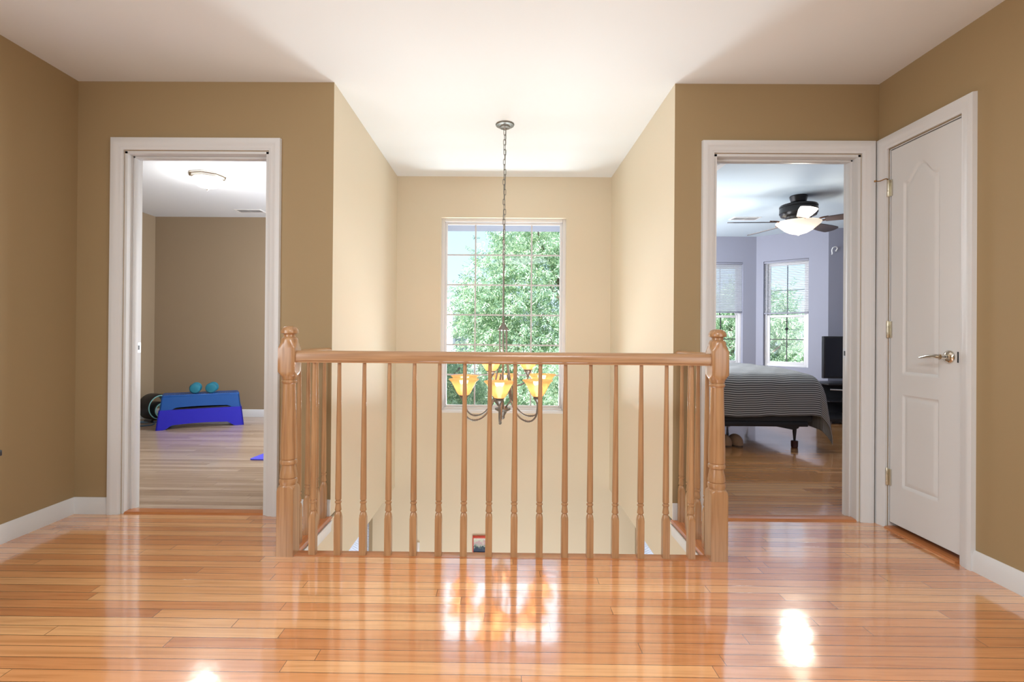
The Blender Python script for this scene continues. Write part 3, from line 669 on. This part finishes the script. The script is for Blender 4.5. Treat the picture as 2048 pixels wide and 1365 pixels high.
def wheel(loc, rz, R, W_, label, ymat):
    r = tag(empty('yoga_wheel', loc, rz), label, 'yoga wheel', 'nested yoga wheels in the corner')
    bm = B(); lathe(bm, [(R-0.012, -W_/2), (R-0.003, -W_/2), (R, -W_/2+0.006), (R, W_/2-0.006), (R-0.003, W_/2), (R-0.012, W_/2), (R-0.012, -W_/2)], 56, (0, 0, R), cap=False, ax='y'); obj('padded_tread', bm, M['black'], r)
    bm = B(); lathe(bm, [(R-0.020, -W_/2-0.003), (R-0.010, -W_/2-0.003), (R-0.010, W_/2+0.003), (R-0.020, W_/2+0.003), (R-0.020, -W_/2-0.003)], 56, (0, 0, R), cap=False, ax='y'); obj('ring', bm, ymat, r)
    return r
wheel((-4.075, 5.98, 0.0), math.radians(66), 0.152, 0.19, 'large black yoga wheel with pale teal rim left of the blue step', M['teal_lt'])
wheel((-4.045, 5.97, 0.022), math.radians(66), 0.095, 0.17, 'smaller yoga wheel nested inside the large black one left of the blue step', M['teal_lt'])
# resistance band
rb = tag(empty('resistance_band', (-4.0, 5.46, 0)), 'tangled blue resistance band with black handles on the floor left of the step', 'exercise band')
bm = B(); tube(bm, curve([(-0.25, 0.02, 0.012), (-0.10, 0.10, 0.012), (0.05, 0.02, 0.014), (0.16, 0.10, 0.012), (0.10, 0.22, 0.018), (-0.08, 0.17, 0.024), (-0.2, 0.25, 0.012), (0.0, 0.32, 0.012), (0.2, 0.24, 0.012)], 8), 0.008, 8); obj('tube', bm, principled('slate_blue_rubber', (0.06, 0.12, 0.20), 0.5), rb)
for hx, hy, ra in ((-0.12, 0.14, 0.3), (0.05, 0.22, -0.4)):
    bm = B(); c_, s_ = math.cos(ra), math.sin(ra)
    tube(bm, [(hx-0.055*c_, hy-0.055*s_, 0.036), (hx-0.03*c_, hy-0.03*s_, 0.038), (hx+0.03*c_, hy+0.03*s_, 0.038), (hx+0.055*c_, hy+0.055*s_, 0.036)], [0.016, 0.018, 0.018, 0.016], 12); obj('handle', bm, M['black'], rb)
# mat corner
bm = B(); prism(bm, [(-2.045, 4.135), (-2.036, 4.118), (-2.020, 4.112), (-1.45, 4.10), (-1.30, 4.9), (-1.90, 5.2), (-2.04, 4.20)][::-1], 0.0, 0.008, 'z')
tag(obj('exercise_mat', bm, M['mat']), 'violet-blue foam mat corner on the pale floor at the right of the left doorway', 'mat')
# flush ceiling light
fl = tag(empty('flush_ceiling_light', (-2.675, 4.58, HT), 0.2), 'octagonal nickel flush ceiling light with lit frosted bowl in the left room', 'ceiling light')
bm = B(); lathe(bm, [(0.155, 0), (0.155, -0.012), (0.142, -0.016), (0.140, -0.036), (0.130, -0.040), (0.10, -0.040)], 8); o = obj('rim', bm, M['chrome'], fl, raw=False)
bm = B(); lathe(bm, [(0.128, -0.040), (0.122, -0.062), (0.105, -0.085), (0.075, -0.105), (0.035, -0.116), (0.002, -0.118)], 40, cap=False); obj('glass_bowl', bm, M['frost'], fl)
bm = B(); lathe(bm, [(0.016, -0.113), (0.018, -0.120), (0.008, -0.126), (0.006, -0.136), (0.002, -0.142)], 20); obj('finial', bm, M['chrome'], fl)
l = lamp('flush_lamp', 'POINT', (0, 0, -0.22), 6, (1.0, 0.97, 0.93), shadow_soft_size=0.08); l.parent = fl
def vent(loc, w_, d_, label):
    r = tag(empty('ceiling_vent', loc), label, 'vent')
    bm = B(); t = 0.02
    for a, b, c, e in ((-w_/2, w_/2, -d_/2, -d_/2+t), (-w_/2, w_/2, d_/2-t, d_/2), (-w_/2, -w_/2+t, -d_/2+t, d_/2-t), (w_/2-t, w_/2, -d_/2+t, d_/2-t), (-0.006, 0.006, -d_/2+t, d_/2-t)): box(bm, a, b, c, e, -0.008, 0, 0.001)
    obj('frame', bm, M['white'], r)
    bm = B(); n_ = 9
    for k_ in range(n_):
        yy = -d_/2+t+(d_-2*t)*(k_+0.5)/n_
        prism(bm, [(yy-0.006, -0.010), (yy+0.004, -0.001), (yy+0.005, -0.001), (yy-0.005, -0.010)], -w_/2+t, w_/2-t, 'x')
    obj('louvres', bm, M['white'], r)
    bm = B(); box(bm, -w_/2+t, w_/2-t, -d_/2+t, d_/2-t, -0.001, 0); obj('duct_opening', bm, M['vent_dark'], r)
vent((-2.95, 5.90, HT), 0.30, 0.15, 'white ceiling air vent in the left room near its far wall')
vent((2.86, 6.13, HT), 0.32, 0.16, 'white ceiling air vent in the bedroom beyond the fan')

# ------------------------------------------------------------------ bedroom: bed
bed = tag(empty('bed', (1.10, 4.76, 0)), 'bed with charcoal box spring on a dark metal frame in the room at right', 'bed')
bm = B(); box(bm, 0.0, 1.80, 0.0, 1.50, 0.33, 0.60, 0.07, 5); obj('mattress', bm, M['white'], bed)
bm = B(); box(bm, 0.0, 1.77, 0.015, 1.485, 0.235, 0.335, 0.02, 3); obj('box_spring', bm, M['dark'], bed)
bm = B(); box(bm, 0.0, 1.72, 0.01, 0.045, 0.195, 0.240, 0.004); box(bm, 0.0, 1.72, 1.45, 1.49, 0.195, 0.240, 0.004)
for xx in (0.03, 1.0, 1.60): box(bm, xx, xx+0.035, 0.03, 1.46, 0.200, 0.225)
prism(bm, [(1.42, 0.197), (1.64, 0.197), (1.63, 0.180), (1.585, 0.165)], 0.012, 0.040, 'y')
obj('metal_frame', bm, M['black'], bed)
redbr = principled('dark_oxblood_plastic', (0.05, 0.012, 0.010), 0.35)
for lx, ly in ((1.605, 0.03), (1.05, 0.75), (1.605, 1.46), (0.10, 0.03), (0.10, 1.46)):
    bm = B(); lathe(bm, [(0.018, 0.20), (0.017, 0.15), (0.010, 0.07), (0.009, 0.05)], 16, (lx, ly, 0)); lg = obj('leg', bm, M['black'], bed)
    bm = B(); lathe(bm, [(0.024, 0.0), (0.030, 0.006), (0.031, 0.058), (0.026, 0.064), (0.008, 0.064)], 20, (lx, ly, 0)); obj('caster_cup', bm, redbr, lg)
# blanket draped over it
def blanket():
    x0, x1, y0, y1 = 1.11, 2.915, 4.745, 6.275; ztop = 0.672
    nu, nv = 150, 170; hang_f, hang_b, hang_x = 0.335, 0.30, 0.47
    LX = (x1-x0)+hang_x; LY = hang_f+(y1-y0)+hang_b
    bm = B(); uvl = bm.loops.layers.uv.new('UVMap'); g = []; uvs = {}
    rnd = random.Random(3)
    ph = [rnd.uniform(0, 6) for _ in range(6)]
    for i in range(nu+1):
        row = []
        for j in range(nv+1):
            s = LX*i/nu; t = LY*j/nv
            R_ = 0.09
            def edge(e):
                if e >= R_: return e, 0.0
                if e > R_-PI*R_/2:
                    th = (R_-e)/R_; return R_-R_*math.sin(th), R_-R_*math.cos(th)
                return 0.0, R_+(R_-PI*R_/2-e)
            tt = t-hang_f; sy = -1 if tt < (y1-y0)/2 else 1
            e_x = (x1-x0)-s; e_y = tt if sy < 0 else (y1-y0)-tt
            ix, dx = edge(e_x); iy, dy = edge(e_y)
            X_ = x1-ix; Y_ = y0+iy if sy < 0 else y1-iy
            over_x = max(0, -e_x); over_y = max(0, -e_y)
            z_ = ztop+0.030*(1-math.exp(-max(0, Y_-y0)/0.5))+0.018*(1-math.exp(-iy/0.2))*(1-math.exp(-ix/0.3))+0.008*math.sin(X_*2.2+ph[0])*math.sin(Y_*2.0+ph[1])
            z_ -= math.hypot(dx, dy)
            rho = math.hypot(over_x, over_y)
            if rho > 0:
                phi = math.atan2(over_y, over_x); k = rho/0.5; c2 = math.sin(phi*2)**2
                fl_ = 0.020*min(1, rho*8)+0.055*c2*k
                if over_x == 0: fl_ += (0.008*math.sin(11*X_+ph[2])+0.005*math.sin(23*X_+ph[3]))*min(1, rho*4)
                if over_y == 0: fl_ += 0.010*math.sin(13*Y_+ph[4])*min(1, rho*4)
                X_ += fl_*math.cos(phi)+0.02*c2*k; Y_ += sy*fl_*math.sin(phi)
                if over_x == 0: z_ += 0.006*math.sin(X_*5+ph[5])*min(1, rho*6)
                z_ = max(z_, 0.012)
            z_ += 0.0025*math.sin(X_*17+Y_*9)+0.0018*math.sin(X_*31-Y_*21)
            v = bm.verts.new((X_, Y_, z_)); uvs[v] = (s, t); row.append(v)
        g.append(row)
    for i in range(nu):
        for j in range(nv):
            f = bm.faces.new((g[i][j], g[i+1][j], g[i+1][j+1], g[i][j+1])); f.smooth = True
            for l_ in f.loops: l_[uvl].uv = uvs[l_.vert]
    m = principled('striped_grey_knit', (0.1, 0.1, 0.1), 0.9, spec=0.1); n = N(m)
    uv = n.new('ShaderNodeUVMap').outputs[0]; x, y, z = n.sep(uv)
    f_ = n.math('FRACT', n.math('DIVIDE', n.math('ADD', y, n.math('MULTIPLY', n.noise(uv, 6, 2), 0.004)), 0.0195))
    st_ = n.math('ABSOLUTE', n.math('SUBTRACT', f_, 0.5))
    n.put(n.b.inputs['Base Color'], n.ramp(st_, [(0.16, (0.065, 0.067, 0.072)), (0.30, (0.46, 0.47, 0.47))]))
    n.bump(n.noise(uv, 380, 2), 0.3, 0.002)
    o = obj('blanket', bm, m, raw=True)
    md = o.modifiers.new('thickness', 'SOLIDIFY'); md.thickness = 0.006; md.offset = 1
    return tag(o, 'grey and black striped blanket draped over the bed, one corner hanging near the floor', 'blanket')
blanket()
def slipper(loc, rz, label):
    r = tag(empty('slipper', loc, rz), label, 'slipper', 'tan slippers under the bed')
    bm = B(); bmesh.ops.create_uvsphere(bm, u_segments=24, v_segments=14, radius=1)
    for v in bm.verts:
        x, y, z = v.co; taper = 1-0.12*y
        v.co = (x*0.056*taper, y*0.13, max(z, -0.2)*0.085*(1.0-0.25*(y+1)/2)+0.017+0.010)
    obj('upper', bm, M['slipper'], r)
    bm = B(); pts = [(0.054*math.cos(2*PI*i/28)*(1-0.1*math.sin(2*PI*i/28)), 0.128*math.sin(2*PI*i/28)) for i in range(28)]
    prism(bm, pts, 0.0, 0.012, 'z'); obj('sole', bm, principled('dark_sole', (0.07, 0.05, 0.04), 0.8), r)
slipper((2.085, 4.90, 0), 0.12, 'tan rounded slipper under the bed, nearer the newel post')
slipper((2.205, 4.90, 0), -0.10, 'tan rounded slipper under the bed, right one of the pair')
# television on its stand
ts = tag(empty('tv_stand', (4.36, 6.33, 0)), 'black television stand with curved silver side rails behind the foot of the bed', 'tv stand')
bm = B(); box(bm, -0.50, 0.50, -0.20, 0.22, 0.455, 0.475, 0.006); box(bm, -0.46, 0.46, -0.16, 0.22, 0.25, 0.262, 0.003); obj('shelf', bm, M['black'], ts)
bm = B(); box(bm, -0.52, 0.52, -0.24, 0.24, 0.03, 0.075, 0.006); obj('base', bm, M['black'], ts)
bm = B(); box(bm, -0.40, 0.40, 0.18, 0.20, 0.075, 0.455); obj('back_panel', bm, M['dark'], ts)
for s in (-1, 1):
    bm = B(); tube(bm, curve([(s*0.44, -0.14, 0.40), (s*0.30, -0.20, 0.395), (s*0.26, -0.21, 0.36), (s*0.22, -0.205, 0.22), (s*0.20, -0.19, 0.10), (s*0.20, -0.17, 0.076)], 6), 0.009, 8); obj('silver_rail', bm, M['silver'], ts)
    bm = B(); box(bm, s*0.42-0.05, s*0.42+0.05, -0.22, -0.12, 0.0, 0.03, 0.004); obj('foot', bm, M['black'], ts)
tv = tag(empty('television', (4.35, 6.28, 0.475)), 'flat black television behind the foot of the bed, cut off by the door frame', 'television')
bm = B(); box(bm, -0.455, 0.455, 0.0, 0.045, 0.050, 0.565, 0.006); obj('cabinet', bm, M['black'], tv)
bm = B(); box(bm, -0.435, 0.435, -0.002, 0.001, 0.072, 0.545); obj('screen', bm, M['screen'], tv)
bm = B(); lathe(bm, [(0.14, 0.0), (0.14, 0.006), (0.04, 0.014), (0.03, 0.06)], 32, (0, 0.02, 0)); bmesh.ops.scale(bm, vec=(1.3, 0.8, 1), verts=bm.verts); obj('pedestal', bm, M['black'], tv)
bm = B(); tube(bm, curve([(0.035, 0, 0.0), (0.04, -0.02, 0.028), (0.015, -0.03, 0.045), (-0.02, -0.03, 0.035), (-0.035, -0.03, 0.0), (-0.03, -0.03, -0.04), (-0.038, -0.03, -0.052)], 6), 0.007, 8)
lathe(bm, [(0.012, -0.004), (0.012, 0)], 16, (0.035, 0, 0), ax='y')
tag(obj('wall_hook', bm, M['white'], loc=(4.236, 6.646, 2.145)), 'white curled hook high on the lavender wall above the television', 'hook')
# attic hatch
ah = tag(empty('attic_hatch', (1.47, 4.2, HT)), 'white moulded attic hatch frame on the bedroom ceiling, nearer than the fan', 'hatch')
bm = B()
for k_, (o_, h_) in enumerate(((0.32, 0.012), (0.29, 0.020), (0.255, 0.014))):
    i_ = o_-0.035+0.004
    box(bm, -o_, -i_, -0.8+0.32-o_, 0.8-0.32+o_, -h_, 0); box(bm, i_, o_, -0.8+0.32-o_, 0.8-0.32+o_, -h_, 0)
    box(bm, -i_, i_, -0.8+0.32-o_, -0.8+0.32-i_, -h_, 0); box(bm, -i_, i_, 0.8-0.32+i_, 0.8-0.32+o_, -h_, 0)
obj('frame', bm, M['white'], ah)
bm = B(); box(bm, -0.225, 0.225, -0.70, 0.70, -0.006, 0); obj('hatch_panel', bm, M['white'], ah)

# ceiling fan
fan = tag(empty('ceiling_fan', (2.935, 5.15, HT)), 'dark five-blade ceiling fan with lit frosted bowl in the bedroom', 'ceiling fan')
bm = B(); lathe(bm, [(0.078, 0), (0.082, -0.01), (0.070, -0.060), (0.040, -0.075), (0.035, -0.080)], 32); obj('canopy', bm, M['fanblk'], fan)
bm = B(); lathe(bm, [(0.035, -0.072), (0.120, -0.080), (0.165, -0.094), (0.172, -0.105), (0.172, -0.115), (0.166, -0.118), (0.170, -0.124), (0.172, -0.175), (0.165, -0.182), (0.160, -0.200), (0.120, -0.215), (0.110, -0.240), (0.130, -0.262), (0.060, -0.275)], 48); obj('motor', bm, M['fanblk'], fan)
bm = B(); lathe(bm, [(0.198, -0.262), (0.205, -0.268), (0.195, -0.285), (0.165, -0.310), (0.125, -0.345), (0.080, -0.370), (0.040, -0.382), (0.002, -0.385)], 48, cap=False); obj('glass_bowl', bm, M['frost_warm'], fan)
bm = B(); lathe(bm, [(0.02, -0.380), (0.022, -0.388), (0.010, -0.392), (0.004, -0.398)], 20); obj('finial', bm, M['bronze'], fan)
for a in (104, 176, 248, 320, 32):
    a = math.radians(a)
    bm = B(); out = []
    for i in range(25):
        t = i/24; x = 0.23+0.46*t; h = 0.050+0.022*min(1, t*1.6)
        if t > 0.86: h *= math.sqrt(max(0.0, 1-((t-0.86)/0.14)**2))*0.999+0.001
        out.append((x, h))
    poly = [(x, h) for x, h in out]+[(x, -h) for x, h in reversed(out)]
    prism(bm, poly, -0.004, 0.004, 'z'); pitch = -0.22
    bl = obj('blade', bm, M['walnut'], fan, (0, 0, -0.262), (0, 0, 0)); bl.rotation_euler = (Matrix.Rotation(a, 3, 'Z') @ Matrix.Rotation(pitch, 3, 'X')).to_euler()
    bm = B(); tube(bm, curve([(0.11, 0, 0.012), (0.16, 0.0, 0.0), (0.20, 0.030, 0.004), (0.26, 0.035, 0.008)], 5), 0.008, 8); tube(bm, curve([(0.11, 0, 0.012), (0.16, 0.0, 0.0), (0.20, -0.030, 0.004), (0.26, -0.035, 0.008)], 5), 0.008, 8); obj('blade_arm', bm, principled('antique_copper_metal', (0.20, 0.10, 0.07), 0.35, 0.8), bl)
l = lamp('fan_lamp', 'POINT', (0, 0, -0.46), 11, (1.0, 0.92, 0.80), shadow_soft_size=0.1); l.parent = fan

# small black table whose corner shows at the left edge
tb = tag(empty('side_table', (-2.19, 1.62, 0)), 'black side table against the left wall, only its corner tip showing at the frame edge', 'table')
bm = B(); box(bm, -0.21, 0.243, -0.36, 0.36, 0.539, 0.562, 0.003); obj('tabletop', bm, M['black'], tb)
for sx in (-0.19, 0.19):
    for sy in (-0.33, 0.33):
        bm = B(); box(bm, sx-0.015, sx+0.015, sy-0.015, sy+0.015, 0, 0.540, 0.002); obj('leg', bm, M['black'], tb)

# ------------------------------------------------------------------ outdoors
m = principled('lawn_and_pavement', (0.4, 0.42, 0.36), 0.9); n = N(m)
n.put(n.b.inputs['Base Color'], n.ramp(n.noise(n.pos(), 0.35, 3), [(0.42, (0.10, 0.17, 0.05)), (0.52, (0.55, 0.54, 0.52)), (0.8, (0.62, 0.61, 0.60))]))
bm = B(); box(bm, -45, 45, -20, 70, -3.3, -3.2); tag(obj('ground', bm, m), kind='structure')
def leafmat(name, cols):
    m = bpy.data.materials.new(name); m.use_nodes = True; t = m.node_tree; n = N(m)
    b = n.b; r_ = n.new('ShaderNodeNewGeometry').outputs['Random Per Island']
    c = n.ramp(r_, cols); n.put(b.inputs['Base Color'], c); b.inputs['Roughness'].default_value = 0.45
    tl = n.new('ShaderNodeBsdfTranslucent'); n.put(tl.inputs[0], n.mix(1.0, c, (1.2, 1.25, 0.8), 'MULTIPLY'))
    mx = n.new('ShaderNodeMixShader'); mx.inputs[0].default_value = 0.35
    t.links.new(b.outputs[0], mx.inputs[1]); t.links.new(tl.outputs[0], mx.inputs[2]); t.links.new(mx.outputs[0], t.nodes['Material Output'].inputs[0]); return m
M['leaf'] = leafmat('ash_leaves', [(0.0, (0.16, 0.27, 0.20)), (0.5, (0.37, 0.52, 0.38)), (0.85, (0.60, 0.72, 0.56)), (1.0, (0.78, 0.82, 0.68))])  # greens paled, haze and window glare put into the leaf colour
M['bark'] = principled('grey_brown_bark', (0.20, 0.14, 0.12), 0.9)
def foliage_mesh(name, seed, ncl, per, RX, RY, RZ, ll=0.115):
    rg = np.random.default_rng(seed)
    V = []; 
    for c in range(ncl):
        d = rg.normal(size=3); d /= np.linalg.norm(d); rad = rg.uniform(0.45, 1.0)**0.5
        ctr = d*rad*np.array([RX, RY, RZ]); cr = rg.uniform(0.22, 0.42)
        # sprays: rachis with paired narrow leaflets
        nsp = per//10
        for s in range(nsp):
            o = ctr+rg.normal(size=3)*cr*0.55
            ax = d*0.7+rg.normal(size=3)*0.55+np.array([0, 0, -0.35]); ax /= np.linalg.norm(ax)
            sd = np.cross(ax, rg.normal(size=3)); sd /= np.linalg.norm(sd); nn = np.cross(ax, sd)
            for k in range(5):
                for sg in (-1, 1):
                    b0 = o+ax*(0.045*k); dr = ax*0.55+sd*sg*0.85+rg.normal(size=3)*0.12; dr /= np.linalg.norm(dr)
                    wv = np.cross(dr, nn+rg.normal(size=3)*0.3); wv /= np.linalg.norm(wv)+1e-6
                    L = ll*rg.uniform(0.7, 1.1); W_ = L*0.15
                    V.append([b0, b0+dr*L*0.45+wv*W_, b0+dr*L+np.array([0, 0, -0.015]), b0+dr*L*0.45-wv*W_])
    V = np.array(V).reshape(-1, 3); nf = len(V)//4
    me = bpy.data.meshes.new(name); me.vertices.add(len(V)); me.vertices.foreach_set('co', V.ravel().astype(np.float32))
    me.loops.add(nf*4); me.loops.foreach_set('vertex_index', np.arange(nf*4, dtype=np.int32))
    me.polygons.add(nf); me.polygons.foreach_set('loop_start', np.arange(0, nf*4, 4, dtype=np.int32))
    me.update(); me.validate(); me.materials.append(M['leaf']); return me
fol = foliage_mesh('foliage', 5, 700, 230, 2.3, 2.0, 2.55, 0.095)
def tree(loc, scale, rz, label, crown_z=4.3, trunk=True):
    r = tag(empty('tree', loc, rz), label, 'tree')
    f = bpy.data.objects.new('foliage', fol); COL.objects.link(f); f.parent = r; f.location = (0, 0, crown_z); f.scale = (scale,)*3
    bm = B()
    tube(bm, curve([(0, 0, 0), (0.05, 0.02, 1.5), (-0.05, 0, 3.0), (0.08, 0.05, crown_z), (0.0, 0.1, crown_z+1.4*scale)], 5), [0.16-0.12*i/20 for i in range(21)], 10)
    rr = random.Random(int(loc[0]*10)+3)
    for k_ in range(9):
        a = k_*2.4; z_ = crown_z-1.5*scale+0.35*k_*scale; L = 1.5*scale
        tube(bm, curve([(0, 0, z_), (0.5*L*math.cos(a), 0.5*L*math.sin(a), z_+0.35*L), (L*math.cos(a), L*math.sin(a), z_+0.8*L)], 4), [0.06-0.045*i/8 for i in range(9)], 7)
    obj('trunk', bm, M['bark'], r)
    return r
tree((1.47, 13.7, -3.2), 1.15, 0.0, 'tall leafy green tree filling most of the stairwell window', 4.49)
tree((-1.15, 7.95, -3.2), 0.46, 1.3, 'low leafy tree at the bottom left of the stairwell window', 2.75)
tree((1.70, 9.30, -3.2), 0.52, 2.2, 'low leafy tree at the bottom right of the stairwell window', 2.80)
tree((7.3, 16.5, -3.2), 1.12, 2.6, 'nearest leafy tree outside the bedroom bay windows', 3.0)
tree((13.6, 13.4, -3.2), 1.0, 4.0, 'leafy tree outside the bedroom, right of the nearest one', 3.4)
# neighbouring house
nh = tag(empty('neighbour_house', (-4.46, 18.5, -3.2)), 'pale grey sided house beyond the tree at the left of the stairwell window', 'house')
m = principled('grey_lap_siding', (0.50, 0.52, 0.62), 0.7); n = N(m); x, y, z = n.sep(n.pos())
fz = n.math('FRACT', n.math('DIVIDE', z, 0.13)); n.put(n.b.inputs['Base Color'], n.mix(n.math('LESS_THAN', fz, 0.08), (0.50, 0.52, 0.62), (0.36, 0.38, 0.46)))
bm = B(); box(bm, -3.0, 4.5, 0.0, 7.0, 0.0, 5.0); obj('siding_wall', bm, m, nh)
bm = B(); box(bm, -3.0, 2.70, -1.0, 0.0, 0.0, 5.05); obj('front_wing', bm, principled('white_siding', (0.82, 0.82, 0.84), 0.7), nh)
bm = B(); prism(bm, [(-0.3, 4.95), (7.3, 4.95), (3.5, 5.75)], -3.3, 4.8, 'x'); obj('roof', bm, principled('blue_grey_shingles', (0.45, 0.50, 0.60), 0.9), nh)
bm = B(); box(bm, 2.7, 4.52, -0.06, 0.0, 3.85, 4.0); box(bm, 3.2, 4.1, -0.05, 0.0, 4.25, 4.9); obj('window_trim', bm, M['white'], nh)
